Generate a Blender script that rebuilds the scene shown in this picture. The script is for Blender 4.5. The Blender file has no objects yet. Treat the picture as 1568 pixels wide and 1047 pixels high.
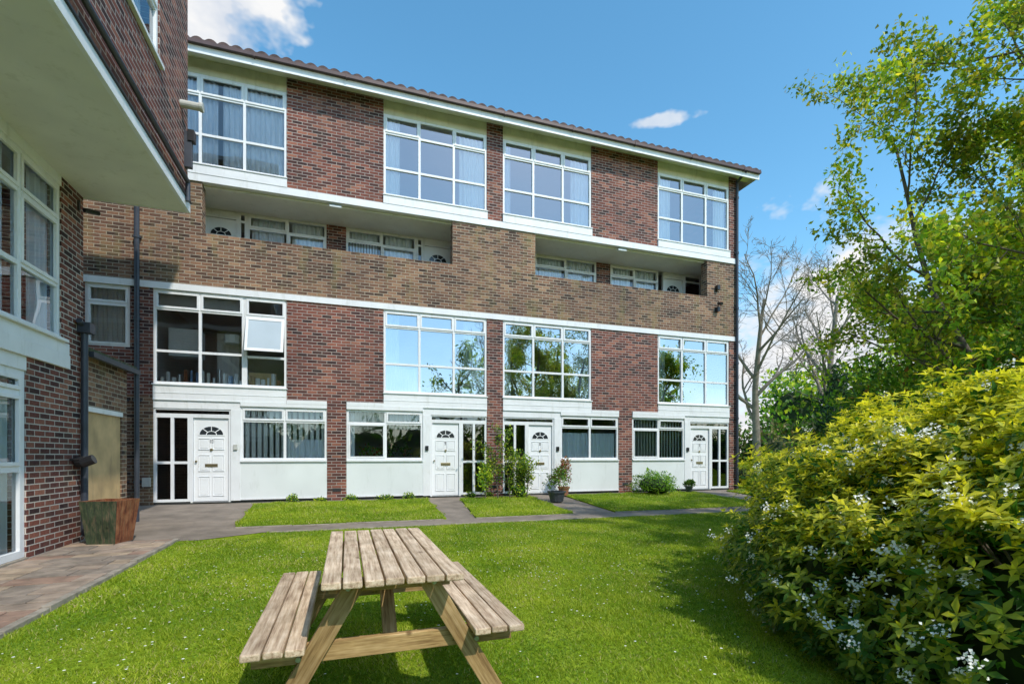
import bpy, math, random
import numpy as np
from mathutils import Vector, Matrix
rng = np.random.default_rng(7); random.seed(7)
scene = bpy.context.scene
scene.view_settings.view_transform = 'Standard'
scene.view_settings.look = 'None'
scene.view_settings.exposure = 0

# ------------------------------------------------------------------ node helpers
def new_mat(name):
    m = bpy.data.materials.new(name); m.use_nodes = True
    m.node_tree.nodes.clear()
    return m, m.node_tree
def nd(nt, typ, ins=None, **props):
    n = nt.nodes.new(typ)
    for k, v in props.items(): setattr(n, k, v)
    if ins:
        for k, v in ins.items():
            s = n.inputs[k]
            if isinstance(v, bpy.types.NodeSocket): nt.links.new(v, s)
            else: s.default_value = v
    return n
def c4(c): return (c[0], c[1], c[2], 1)
def mixc(nt, fac, a, b, blend='MIX'):
    n = nt.nodes.new('ShaderNodeMix'); n.data_type = 'RGBA'; n.blend_type = blend
    for idx, v in ((0, fac), (6, a), (7, b)):
        if isinstance(v, bpy.types.NodeSocket): nt.links.new(v, n.inputs[idx])
        else: n.inputs[idx].default_value = v if idx == 0 else (c4(v) if len(v) == 3 else v)
    return n.outputs[2]
def math_(nt, op, a, b=0.0, c=0.0, clamp=False):
    n = nt.nodes.new('ShaderNodeMath'); n.operation = op; n.use_clamp = clamp
    for i, v in enumerate((a, b, c)):
        if isinstance(v, bpy.types.NodeSocket): nt.links.new(v, n.inputs[i])
        else: n.inputs[i].default_value = v
    return n.outputs[0]
def ramp(nt, fac, stops):
    n = nt.nodes.new('ShaderNodeValToRGB'); cr = n.color_ramp
    while len(cr.elements) < len(stops): cr.elements.new(0.5)
    for e, (p, c) in zip(cr.elements, stops):
        e.position = p; e.color = c4(c)
    nt.links.new(fac, n.inputs[0]); return n.outputs[0]
def noise(nt, vec, scale, detail=3, rough=.55):
    n = nd(nt, 'ShaderNodeTexNoise', {'Scale': scale, 'Detail': min(detail, 3), 'Roughness': rough})
    if vec is not None: nt.links.new(vec, n.inputs['Vector'])
    return n.outputs['Fac']
def mapping(nt, vec, scale):
    n = nd(nt, 'ShaderNodeMapping'); n.inputs['Scale'].default_value = scale
    nt.links.new(vec, n.inputs['Vector']); return n.outputs[0]
def geo_pos(nt): return nd(nt, 'ShaderNodeNewGeometry').outputs['Position']
def finish(nt, bsdf):
    o = nt.nodes.new('ShaderNodeOutputMaterial'); nt.links.new(bsdf, o.inputs[0])

def simple(name, col, rough=.6, var=.15, scale=6, bump=0., metallic=0., dirt=None, spec=.5):
    m, nt = new_mat(name); p = geo_pos(nt)
    f = noise(nt, p, scale, 2)
    f = math_(nt, 'MULTIPLY_ADD', f, 2.2, -.6, clamp=True)
    a = [x * (1 - var) for x in col]; b = [min(1, x * (1 + var)) for x in col]
    c = mixc(nt, f, a, b)
    if dirt:
        sp = mapping(nt, p, (3, 3, .7)); g = noise(nt, sp, 2.5, 3, .7)
        g = math_(nt, 'MULTIPLY_ADD', g, 5, -2.8, clamp=True)
        c = mixc(nt, math_(nt, 'MULTIPLY', g, .55), c, dirt)
    b_ = nd(nt, 'ShaderNodeBsdfPrincipled', {'Base Color': c, 'Roughness': rough, 'Metallic': metallic, 'Specular IOR Level': spec})
    if bump:
        h = noise(nt, p, scale * 8, 1)
        bn = nd(nt, 'ShaderNodeBump', {'Strength': bump, 'Distance': .01, 'Height': h})
        nt.links.new(bn.outputs[0], b_.inputs['Normal'])
    finish(nt, b_.outputs[0]); return m

def brick_mat(name, stops, mortar, stain, stain_amt, ms=.0085):
    m, nt = new_mat(name)
    uv = nd(nt, 'ShaderNodeUVMap').outputs[0]
    br = nd(nt, 'ShaderNodeTexBrick', {'Vector': uv, 'Color1': (0, 0, 0, 1), 'Color2': (1, 1, 1, 1), 'Mortar': (0, 0, 0, 1),
            'Scale': 1.0, 'Mortar Size': ms, 'Mortar Smooth': .3, 'Bias': 0.0, 'Brick Width': .225, 'Row Height': .075})
    col = ramp(nt, br.outputs['Color'], stops)
    p = geo_pos(nt)
    n1 = noise(nt, p, 48, 2)
    col = mixc(nt, .6, col, ramp(nt, n1, [(.3, (.5, .5, .5)), (.7, (1.35, 1.28, 1.22))]), 'MULTIPLY')
    mcol = mixc(nt, n1, [x * .7 for x in mortar], [min(1, x * 1.2) for x in mortar])
    col = mixc(nt, br.outputs['Fac'], col, mcol)
    big = noise(nt, p, .6, 3, .7)
    col = mixc(nt, 1.0, col, ramp(nt, big, [(.32, (.74, .74, .76)), (.65, (1.14, 1.09, 1.04))]), 'MULTIPLY')
    sp = mapping(nt, p, (1.6, 1.6, .45))
    st = math_(nt, 'MULTIPLY_ADD', noise(nt, sp, 1.5, 3, .75), 4.0, -2.0, clamp=True)
    col = mixc(nt, math_(nt, 'MULTIPLY', st, stain_amt), col, stain)
    b_ = nd(nt, 'ShaderNodeBsdfPrincipled', {'Base Color': col, 'Roughness': .85, 'Specular IOR Level': .2})
    h = math_(nt, 'MULTIPLY', br.outputs['Fac'], -1.)
    bn = nd(nt, 'ShaderNodeBump', {'Strength': .6, 'Distance': .010, 'Height': h})
    nt.links.new(bn.outputs[0], b_.inputs['Normal'])
    finish(nt, b_.outputs[0]); return m

RED = [(.0, (.050, .032, .034)), (.2, (.105, .048, .044)), (.5, (.175, .066, .054)), (.8, (.245, .090, .068)), (1., (.36, .16, .11))]
BRN = [(.0, (.060, .042, .036)), (.2, (.130, .078, .058)), (.55, (.200, .112, .078)), (.8, (.26, .145, .094)), (1., (.35, .22, .14))]
M_BR = brick_mat('brick_red', RED, (.42, .37, .34), (.14, .11, .08), .28)
M_BB = brick_mat('brick_brown', BRN, (.43, .38, .30), (.25, .215, .09), .55)
M_BW = brick_mat('brick_wing', RED, (.56, .52, .47), (.15, .12, .08), .28)
M_WH = simple('white_paint', (.80, .81, .82), .45, .05, 3, 0, dirt=(.58, .59, .55))
M_DOOR = simple('white_door', (.84, .85, .86), .35, .03, 2)
M_PANEL = simple('white_panel', (.76, .79, .79), .4, .06, 1.2, dirt=(.62, .65, .63))
M_CREAM = simple('cream_panel', (.66, .64, .46), .6, .12, 2.5, dirt=(.46, .44, .30))
M_SOF = simple('soffit_paint', (.76, .75, .68), .7, .10, 1.2, .0, dirt=(.58, .57, .47))
M_DARK = simple('dark_gap', (.03, .03, .032), .7, .2)
M_PIPE = simple('pipe_dark', (.040, .046, .062), .45, .25, 5)
M_PIPEL = simple('pipe_grey', (.50, .50, .46), .5, .1, 9, dirt=(.3, .3, .2))
M_TILE = simple('roof_tile', (.085, .050, .045), .8, .5, 7, .4, dirt=(.05, .045, .04))
M_GUT = simple('gutter_brown', (.075, .040, .038), .5, .25, 3)
M_INT = simple('interior_wall', (.55, .53, .50), .8, .1, 1)
M_INTD = simple('interior_dark', (.10, .09, .085), .8, .3, 1)
M_PLY = simple('weathered_plywood', (.54, .37, .18), .75, .22, 3, .2, dirt=(.28, .19, .10))
M_BRASS = simple('brass', (.35, .28, .15), .35, .1, 9, metallic=.8)
M_STEEL = simple('galvanised_steel', (.45, .46, .47), .4, .15, 40, metallic=.8)
M_ASPH = simple('asphalt', (.22, .180, .145), .9, .30, 2.2, .5, dirt=(.11, .105, .06))
M_CONC = simple('concrete_edging', (.30, .26, .21), .9, .3, 6, .4, dirt=(.13, .12, .07))
M_FELT = simple('roof_felt', (.12, .12, .11), .9, .3, 4, .3)
M_LAMP = simple('lamp_black', (.015, .015, .017), .4, .1)
M_PALE = simple('pale_pane', (.48, .56, .62), .12, .05, 2)  # open reflective pane; its pale look is put into an opaque base colour
M_BLUE = simple('blue_crockery', (.12, .25, .45), .4, .2)

def glass_mat(name, refl, tint):
    m, nt = new_mat(name)
    lw = nd(nt, 'ShaderNodeFresnel', {'IOR': 1.5}).outputs[0]
    f = math_(nt, 'ADD', lw, refl, clamp=True)
    g = nd(nt, 'ShaderNodeBsdfGlossy', {'Color': (.93, .96, 1, 1), 'Roughness': .0})
    p = geo_pos(nt); h = noise(nt, p, 1.1, 1)
    bn = nd(nt, 'ShaderNodeBump', {'Strength': .14, 'Distance': .05, 'Height': h}); nt.links.new(bn.outputs[0], g.inputs['Normal'])
    t = nd(nt, 'ShaderNodeBsdfTransparent', {'Color': c4(tint)})
    mx = nd(nt, 'ShaderNodeMixShader', {0: f, 1: t.outputs[0], 2: g.outputs[0]})
    finish(nt, mx.outputs[0]); return m
M_GL = glass_mat('window_glass', .42, (.82, .87, .89))
M_GLU = glass_mat('window_glass_upper', .26, (.86, .90, .91))
M_GL2 = glass_mat('window_glass_clear', .07, (.90, .93, .95))
M_GLD = glass_mat('door_glass_dark', .08, (.35, .38, .40))

def cloth_mat(name, col, trans):
    m, nt = new_mat(name)
    d = nd(nt, 'ShaderNodeBsdfDiffuse', {'Color': c4(col)})
    if trans:
        t = nd(nt, 'ShaderNodeBsdfTransparent')
        f = math_(nt, 'MULTIPLY', noise(nt, mapping(nt, geo_pos(nt), (1, 1, .25)), 9, 2), trans * 2, clamp=True)
        d = nd(nt, 'ShaderNodeMixShader', {0: f, 1: d.outputs[0], 2: t.outputs[0]})
    finish(nt, d.outputs[0]); return m
M_NET = cloth_mat('net_curtain', (.92, .94, .97), .10)
M_CURT = cloth_mat('curtain', (.90, .91, .90), .0)
M_BLIND = cloth_mat('blind', (.82, .80, .74), .0)

def leaf_mat(name, trans=.35, rough=.45):
    m, nt = new_mat(name)
    a = nd(nt, 'ShaderNodeAttribute', attribute_name='tint').outputs['Color']
    b_ = nd(nt, 'ShaderNodeBsdfPrincipled', {'Base Color': a, 'Roughness': rough, 'Specular IOR Level': .35})
    t = nd(nt, 'ShaderNodeBsdfTranslucent', {'Color': mixc(nt, 1., a, (1.6, 1.6, .8), 'MULTIPLY')})
    mx = nd(nt, 'ShaderNodeMixShader', {0: trans, 1: b_.outputs[0], 2: t.outputs[0]})
    finish(nt, mx.outputs[0]); return m
M_LEAF = leaf_mat('leaf', .40)
M_GRASSB = leaf_mat('grass_blade', .3, .6)
M_PETAL = cloth_mat('petal_white', (.88, .88, .80), 0)
M_BARK = simple('bark', (.13, .105, .08), .9, .35, 9)
M_BARKL = simple('bark_pale', (.24, .20, .16), .9, .3, 3)
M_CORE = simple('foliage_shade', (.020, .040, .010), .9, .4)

def lawn_mat():
    m, nt = new_mat('lawn_ground'); p = geo_pos(nt)
    a = noise(nt, p, .9, 3, .7); b = noise(nt, p, 26, 2)
    c = ramp(nt, a, [(.30, (.115, .185, .012)), (.5, (.18, .27, .018)), (.7, (.29, .36, .04))])
    c = mixc(nt, 1., c, ramp(nt, b, [(.3, (.55, .55, .5)), (.7, (1.2, 1.2, 1.1))]), 'MULTIPLY')
    b_ = nd(nt, 'ShaderNodeBsdfDiffuse', {'Color': c})
    bn = nd(nt, 'ShaderNodeBump', {'Strength': .7, 'Distance': .03, 'Height': b})
    nt.links.new(bn.outputs[0], b_.inputs['Normal'])
    finish(nt, b_.outputs[0]); return m
M_LAWN = lawn_mat()

def wood_mat(name, ca, cb, cc, axis_scale):
    m, nt = new_mat(name)
    tc = nd(nt, 'ShaderNodeTexCoord').outputs['Object']
    oi = nd(nt, 'ShaderNodeObjectInfo').outputs['Random']
    off = nd(nt, 'ShaderNodeVectorMath', operation='ADD'); nt.links.new(tc, off.inputs[0])
    cb3 = nd(nt, 'ShaderNodeCombineXYZ'); nt.links.new(math_(nt, 'MULTIPLY', oi, 37.), cb3.inputs[0]); nt.links.new(math_(nt, 'MULTIPLY', oi, 11.), cb3.inputs[1])
    nt.links.new(cb3.outputs[0], off.inputs[1])
    v = mapping(nt, off.outputs[0], axis_scale)
    g = noise(nt, v, 3.0, 3, .7)
    blot = noise(nt, off.outputs[0], 5, 3)
    c = ramp(nt, g, [(.30, ca), (.5, cb), (.68, cc)])
    c = mixc(nt, 1., c, ramp(nt, blot, [(.3, (.70, .68, .65)), (.65, (1.1, 1.1, 1.1))]), 'MULTIPLY')
    kn = nd(nt, 'ShaderNodeTexVoronoi', {'Scale': 3.2}); nt.links.new(mapping(nt, off.outputs[0], (1.6, .8, 1.6)), kn.inputs['Vector'])
    kf = math_(nt, 'MULTIPLY_ADD', kn.outputs['Distance'], -14., 1.6, clamp=True)
    c = mixc(nt, math_(nt, 'MULTIPLY', kf, .75), c, (ca[0] * .45, ca[1] * .4, ca[2] * .35))
    br = math_(nt, 'MULTIPLY_ADD', oi, .30, .85)
    hsv = nd(nt, 'ShaderNodeHueSaturation', {'Color': c, 'Value': br})
    b_ = nd(nt, 'ShaderNodeBsdfPrincipled', {'Base Color': hsv.outputs[0], 'Roughness': .8, 'Specular IOR Level': .25})
    bn = nd(nt, 'ShaderNodeBump', {'Strength': .5, 'Distance': .004, 'Height': g})
    nt.links.new(bn.outputs[0], b_.inputs['Normal'])
    finish(nt, b_.outputs[0]); return m
M_WTOP = wood_mat('weathered_wood', (.32, .21, .14), (.60, .45, .31), (.76, .61, .46), (18, 1.0, 18))
M_WLEG = wood_mat('treated_wood', (.20, .115, .045), (.40, .26, .11), (.52, .36, .18), (18, 18, 1.2))
M_WRUST = wood_mat('rusty_wood', (.14, .04, .022), (.30, .11, .05), (.38, .19, .09), (8, 8, 2))
M_WGRN = wood_mat('mossy_wood', (.03, .045, .025), (.07, .095, .05), (.17, .13, .08), (8, 8, 2))

# ------------------------------------------------------------------ mesh helpers
def link(o, parent=None):
    scene.collection.objects.link(o)
    if parent: o.parent = parent
    return o
def empty(name):
    e = bpy.data.objects.new(name, None); e.empty_display_size = .2
    return link(e)
def gz(y): return float(np.interp(y, [2.5, 5, 9, 13], [-.25, -.22, -.165, 0]))
def gza(y): return np.interp(y, [2.5, 5, 9, 13], [-.25, -.22, -.165, 0])

class MB:
    def __init__(s, mp=None):
        s.v = []; s.f = []; s.m = []; s.mats = []; s.mp = mp or (lambda x, y, z: (x, y, z))
    def mi(s, mat):
        if mat not in s.mats: s.mats.append(mat)
        return s.mats.index(mat)
    def poly(s, pts, mat):
        b = len(s.v); s.v += [s.mp(*p) for p in pts]; s.f.append(tuple(range(b, b + len(pts)))); s.m.append(s.mi(mat))
    def box(s, x0, x1, y0, y1, z0, z1, mat):
        if x1 < x0: x0, x1 = x1, x0
        b = len(s.v)
        s.v += [s.mp(*p) for p in ((x0, y0, z0), (x1, y0, z0), (x1, y1, z0), (x0, y1, z0), (x0, y0, z1), (x1, y0, z1), (x1, y1, z1), (x0, y1, z1))]
        for q in ((0, 3, 2, 1), (4, 5, 6, 7), (0, 1, 5, 4), (1, 2, 6, 5), (2, 3, 7, 6), (3, 0, 4, 7)):
            s.f.append(tuple(b + i for i in q)); s.m.append(s.mi(mat))
    def cyl(s, a, c, r, mat, n=10):
        a = Vector(a); c = Vector(c); d = (c - a).normalized()
        u = d.orthogonal().normalized(); w = d.cross(u); b = len(s.v)
        for q in (a, c):
            for i in range(n):
                t = 2 * math.pi * i / n; s.v.append(s.mp(*(q + u * math.cos(t) * r + w * math.sin(t) * r)))
        k = s.mi(mat)
        for i in range(n):
            j = (i + 1) % n; s.f.append((b + i, b + j, b + n + j, b + n + i)); s.m.append(k)
        s.f.append(tuple(b + i for i in range(n))[::-1]); s.m.append(k)
        s.f.append(tuple(b + n + i for i in range(n))); s.m.append(k)
    def build(s, name, parent=None, bevel=0, smooth=False):
        me = bpy.data.meshes.new(name); me.from_pydata(s.v, [], s.f)
        for m in s.mats: me.materials.append(m)
        me.polygons.foreach_set('material_index', s.m)
        uvl = me.uv_layers.new(name='UVMap')
        for p in me.polygons:
            n = p.normal; ax = max(range(3), key=lambda i: abs(n[i]))
            for li in p.loop_indices:
                co = me.vertices[me.loops[li].vertex_index].co
                uvl.data[li].uv = (co.y, co.z) if ax == 0 else ((co.x, co.z) if ax == 1 else (co.x, co.y))
        me.update()
        o = bpy.data.objects.new(name, me); link(o, parent)
        if bevel:
            b = o.modifiers.new('bevel', 'BEVEL'); b.width = bevel; b.segments = 2; b.limit_method = 'ANGLE'
        return o

def np_mesh(name, V, T, mats, tint=None, parent=None, k=3):
    me = bpy.data.meshes.new(name)
    V = np.asarray(V, dtype=np.float32); T = np.asarray(T, dtype=np.int32)
    me.vertices.add(len(V)); me.vertices.foreach_set('co', V.ravel())
    me.loops.add(T.size); me.loops.foreach_set('vertex_index', T.ravel())
    me.polygons.add(len(T)); me.polygons.foreach_set('loop_start', np.arange(0, T.size, k, dtype=np.int32))
    me.update(calc_edges=True)
    for m in mats: me.materials.append(m)
    if tint is not None:
        a = me.color_attributes.new('tint', 'FLOAT_COLOR', 'POINT')
        C = np.ones((len(V), 4), np.float32); C[:, :3] = tint
        a.data.foreach_set('color', C.ravel())
    o = bpy.data.objects.new(name, me); link(o, parent); return o

def unit(a): return a / np.maximum(np.linalg.norm(a, axis=-1, keepdims=True), 1e-6)
def rdir(n): return unit(rng.normal(size=(n, 3)))
def leaves(P, D, N, L, W):
    D = unit(D); S = unit(np.cross(D, N)); U = np.cross(S, D)
    L = np.asarray(L).reshape(-1, 1) * np.ones((len(P), 1)); W = np.asarray(W).reshape(-1, 1) * np.ones((len(P), 1))
    b = P; l = P + D * L * .5 - S * W * .5 + U * W * .18; r = P + D * L * .5 + S * W * .5 + U * W * .18
    m = P + D * L * .52; t = P + D * L - U * L * .12
    V = np.stack([b, l, r, m, t], 1).reshape(-1, 3)
    base = (np.arange(len(P)) * 5)[:, None, None]
    T = (np.array([[0, 3, 1], [0, 2, 3], [3, 2, 4], [3, 4, 1]])[None] + base).reshape(-1, 3)
    return V, T
def rep(c, k=5): return np.repeat(c, k, axis=0)
def lum_var(C, a=.25): return C * (1 + rng.uniform(-a, a, (len(C), 1)))

class Tubes:
    def __init__(s): s.V = []; s.F = []; s.n = 0
    def add(s, pts, rad, sides):
        b = s.n
        for i, (p, r) in enumerate(zip(pts, rad)):
            d = (pts[min(i + 1, len(pts) - 1)] - pts[max(i - 1, 0)])
            if d.length < 1e-6: d = Vector((0, 0, 1))
            d.normalize(); u = d.cross(Vector((.31, .95, .1))).normalized(); w = d.cross(u)
            for j in range(sides):
                t = 2 * math.pi * j / sides; q = p + u * (math.cos(t) * r) + w * (math.sin(t) * r)
                s.V.append((q.x, q.y, q.z))
        for i in range(len(pts) - 1):
            for j in range(sides):
                k = (j + 1) % sides
                s.F.append((b + i * sides + j, b + i * sides + k, b + (i + 1) * sides + k, b + (i + 1) * sides + j))
        s.n += len(pts) * sides

def grow(tb, lp, p, d, L, r, lev, mx, cfg, R):
    n = cfg['segs'][lev]; pts = [p.copy()]; dirs = [d.copy()]; rad = [r]
    tip = cfg.get('tip', .35)
    for i in range(n):
        d = d + Vector((R.gauss(0, 1), R.gauss(0, 1), R.gauss(0, 1))) * cfg['wig'][lev] + Vector((0, 0, cfg['trop'][lev]))
        d.normalize(); p = p + d * (L / n); pts.append(p.copy()); dirs.append(d.copy()); rad.append(r * (1 - (1 - tip) * (i + 1) / n))
    tb.add(pts, rad, [8, 6, 4, 3, 3, 3][lev])
    if lev >= cfg['leaf_lev']:
        for q, e in zip(pts[1:], dirs[1:]): lp.append((q, e))
    if lev < mx:
        k = cfg['kids'][lev]
        for i in range(k):
            t = cfg['t0'][lev] + (1 - cfg['t0'][lev]) * (i + R.random() * .8) / k
            t = min(t, .999); f = t * n; a = int(f); q = pts[a].lerp(pts[a + 1], f - a)
            ax = dirs[a].orthogonal().normalized(); ax = Matrix.Rotation(R.uniform(0, 6.283), 3, dirs[a]) @ ax
            nd_ = Matrix.Rotation(math.radians(R.uniform(*cfg['ang'][lev])), 3, ax) @ dirs[a]
            grow(tb, lp, q, nd_, L * cfg['ratio'][lev] * R.uniform(.7, 1.15) * (1.15 - .5 * t), max(rad[a] * R.uniform(.45, .65), cfg['rmin']), lev + 1, mx, cfg, R)

def palette(n, cols, w=None):
    cols = np.array(cols); idx = rng.choice(len(cols), n, p=w); return lum_var(cols[idx], .22)

# ------------------------------------------------------------------ SKY + SUN
SUN_AZ = math.radians(157); SUN_EL = math.radians(49)
world = bpy.data.worlds.new('World'); scene.world = world; world.use_nodes = True
nt = world.node_tree; nt.nodes.clear()
sky = nd(nt, 'ShaderNodeTexSky', sky_type='NISHITA'); sky.sun_disc = False
sky.sun_elevation = SUN_EL; sky.sun_rotation = SUN_AZ; sky.air_density = 1.0; sky.dust_density = .5; sky.ozone_density = 1.6
hs = nd(nt, 'ShaderNodeHueSaturation', {'Hue': .482, 'Saturation': 1.22, 'Value': 1.78, 'Color': sky.outputs[0]})
tc = nd(nt, 'ShaderNodeTexCoord').outputs['Generated']
nv = nd(nt, 'ShaderNodeVectorMath', operation='NORMALIZE'); nt.links.new(tc, nv.inputs[0]); dirv = nv.outputs[0]
nn_ = nd(nt, 'ShaderNodeTexNoise', {'Scale': 9., 'Detail': 4., 'Roughness': .62}); nt.links.new(mapping(nt, dirv, (1, 1, 1.6)), nn_.inputs['Vector']); n1 = nn_.outputs['Fac']
def blob(c, r, sz, amp):
    sub = nd(nt, 'ShaderNodeVectorMath', operation='SUBTRACT'); nt.links.new(dirv, sub.inputs[0]); sub.inputs[1].default_value = c
    sc = mapping(nt, sub.outputs[0], (1, 1, sz))
    ln = nd(nt, 'ShaderNodeVectorMath', operation='LENGTH'); nt.links.new(sc, ln.inputs[0])
    t = math_(nt, 'SUBTRACT', 1.0, math_(nt, 'DIVIDE', ln.outputs['Value'], r))
    t = math_(nt, 'ADD', t, math_(nt, 'MULTIPLY', math_(nt, 'SUBTRACT', n1, .5), amp))
    return math_(nt, 'MULTIPLY', t, 2.2, clamp=True)
m1 = blob((-.185, .770, .610), .13, 1.0, 2.4)
m2 = math_(nt, 'MULTIPLY', blob((.488, .690, .546), .052, 5.5, 3.2), .7)
m3 = blob((.80, .54, .08), .40, 1.3, 1.9)
cm = math_(nt, 'MAXIMUM', math_(nt, 'MAXIMUM', m1, m2), m3)
ccol = ramp(nt, n1, [(.35, (.72, .78, .88)), (.6, (1., 1., 1.))])
cc2 = nd(nt, 'ShaderNodeVectorMath', operation='SCALE'); nt.links.new(ccol, cc2.inputs[0]); cc2.inputs['Scale'].default_value = 6.4
col = mixc(nt, cm, hs.outputs[0], cc2.outputs[0])
bg = nd(nt, 'ShaderNodeBackground', {'Color': col, 'Strength': .15})
wo = nd(nt, 'ShaderNodeOutputWorld'); nt.links.new(bg.outputs[0], wo.inputs[0])
sl = bpy.data.lights.new('sun', 'SUN'); sl.energy = 3.4; sl.angle = math.radians(.8); sl.color = (1, .94, .84)
so = bpy.data.objects.new('sun', sl); link(so)
sdir = Vector((math.sin(SUN_AZ) * math.cos(SUN_EL), math.cos(SUN_AZ) * math.cos(SUN_EL), math.sin(SUN_EL)))
so.rotation_euler = (-sdir).to_track_quat('-Z', 'Y').to_euler(); so.location = sdir * 60

# ------------------------------------------------------------------ CAMERA
cam = bpy.data.cameras.new('camera'); co = bpy.data.objects.new('camera', cam); link(co)
co.location = (0, 0, 1.1); co.rotation_euler = (math.radians(90), 0, math.radians(-18.6))
cam.sensor_width = 36; cam.lens = 17.33; cam.shift_y = .1113; cam.clip_start = .05; cam.clip_end = 900
scene.camera = co

# ------------------------------------------------------------------ GROUND
g = MB()
ys = [-300, -40, 0, 2.5, 5, 7, 9, 11, 13, 40, 300]; xs = [-300, -40, 0, 15, 40, 300]
for i in range(len(ys) - 1):
    for j in range(len(xs) - 1):
        g.poly([(xs[j], ys[i], gz(ys[i])), (xs[j + 1], ys[i], gz(ys[i])), (xs[j + 1], ys[i + 1], gz(ys[i + 1])), (xs[j], ys[i + 1], gz(ys[i + 1]))], M_LAWN)
lawn = g.build('lawn')

def patch(name, rows, dz, mat, parent=None, thick=0):
    b = MB()
    yb = sorted(set([r[0] for r in rows] + [y for y in (5, 9, 11) if rows[0][0] < y < rows[-1][0]]))
    X0 = lambda y: float(np.interp(y, [r[0] for r in rows], [r[1] for r in rows]))
    X1 = lambda y: float(np.interp(y, [r[0] for r in rows], [r[2] for r in rows]))
    for a, c in zip(yb[:-1], yb[1:]):
        za, zc = gz(a) + dz, gz(c) + dz
        b.poly([(X0(a), a, za), (X1(a), a, za), (X1(c), c, zc), (X0(c), c, zc)], mat)
        if thick:
            b.poly([(X0(a), a, za - thick), (X0(a), a, za), (X0(c), c, zc), (X0(c), c, zc - thick)], mat)
            b.poly([(X1(a), a, za), (X1(a), a, za - thick), (X1(c), c, zc - thick), (X1(c), c, zc)], mat)
    if thick:
        a = yb[0]; za = gz(a) + dz
        b.poly([(X0(a), a, za - thick), (X1(a), a, za - thick), (X1(a), a, za), (X0(a), a, za)], mat)
    return b.build(name, parent)
patch('asphalt_path', [(9.03, -3.72, 22), (12.98, -9, 22)], .006, M_ASPH)
patch('asphalt_forecourt', [(8.55, -3.72, -2.1), (9.028, -3.72, -1.3)], .008, M_ASPH)
STRIPS = [[(9.55, -1.8, 1.86), (12.62, -2.0, 1.95)], [(9.55, 2.45, 4.6), (12.55, 2.8, 4.75)],
          [(9.55, 5.6, 10.0), (12.62, 5.75, 10.15)], [(9.55, 11.0, 21.9), (12.62, 11.4, 21.9)]]
for s in STRIPS: patch('grass_strip', s, .035, M_LAWN, lawn, .04)
k = MB()
x = -1.2
while x < 16:
    k.box(x, x + .9, 8.97, 9.03, gz(9) - .05, gz(9) + .022 + random.uniform(-.004, .004), M_CONC); x += .905
for s in STRIPS[:3]:
    x = s[0][1]
    while x < s[0][2] - .1:
        e = min(x + .9, s[0][2]); k.box(x, e - .006, 9.5, 9.545, gz(9.5) - .03, gz(9.5) + .025 + random.uniform(-.004, .004), M_CONC); x += .9
k.build('path_edging', None, .006)

fp = empty('flagstone_path')
b = MB()
SL = [simple('flag_a', (.29, .185, .135), .85, .35, 5, .5, dirt=(.12, .11, .07)), simple('flag_b', (.31, .235, .18), .85, .35, 5, .5, dirt=(.13, .12, .08)),
      simple('flag_c', (.25, .20, .16), .85, .35, 5, .5, dirt=(.11, .11, .07)), simple('flag_d', (.36, .27, .19), .85, .35, 5, .5, dirt=(.16, .14, .10))]
y = -2.0
while y < 8.55:
    h = random.choice([.22, .3, .3, .44]); h = min(h, 8.6 - y)
    x = -3.69
    while x < -2.47:
        w = random.choice([.3, .44, .44, .6]); w = min(w, -2.45 - x)
        if -2.45 - (x + w) < .15: w = -2.45 - x
        dz = gz(y + h / 2) + .035 + random.uniform(-.004, .004)
        b.box(x + .006, x + w - .006, y + .006, y + h - .006, dz - .08, dz, random.choice(SL)); x += w
    y += h
b.build('slabs', fp, .006)
b = MB()
for y0_, y1_ in ((-2, 2.5), (2.5, 5), (5, 8.6)):
    b.poly([(-3.7, y0_, gz(y0_) + .02), (-2.38, y0_, gz(y0_) + .02), (-2.38, y1_, gz(y1_) + .02), (-3.7, y1_, gz(y1_) + .02)], M_CONC)
b.build('bedding', fp)
b = MB(); y = -2.0
while y < 8.6:
    e = min(y + .6, 8.62); zt = gz((y + e) / 2) + .045 + random.uniform(-.006, .006)
    b.box(-2.44, -2.37, y + .004, e - .004, zt - .12, zt, M_CONC); y += .6
b.build('edging', fp, .008)

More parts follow.
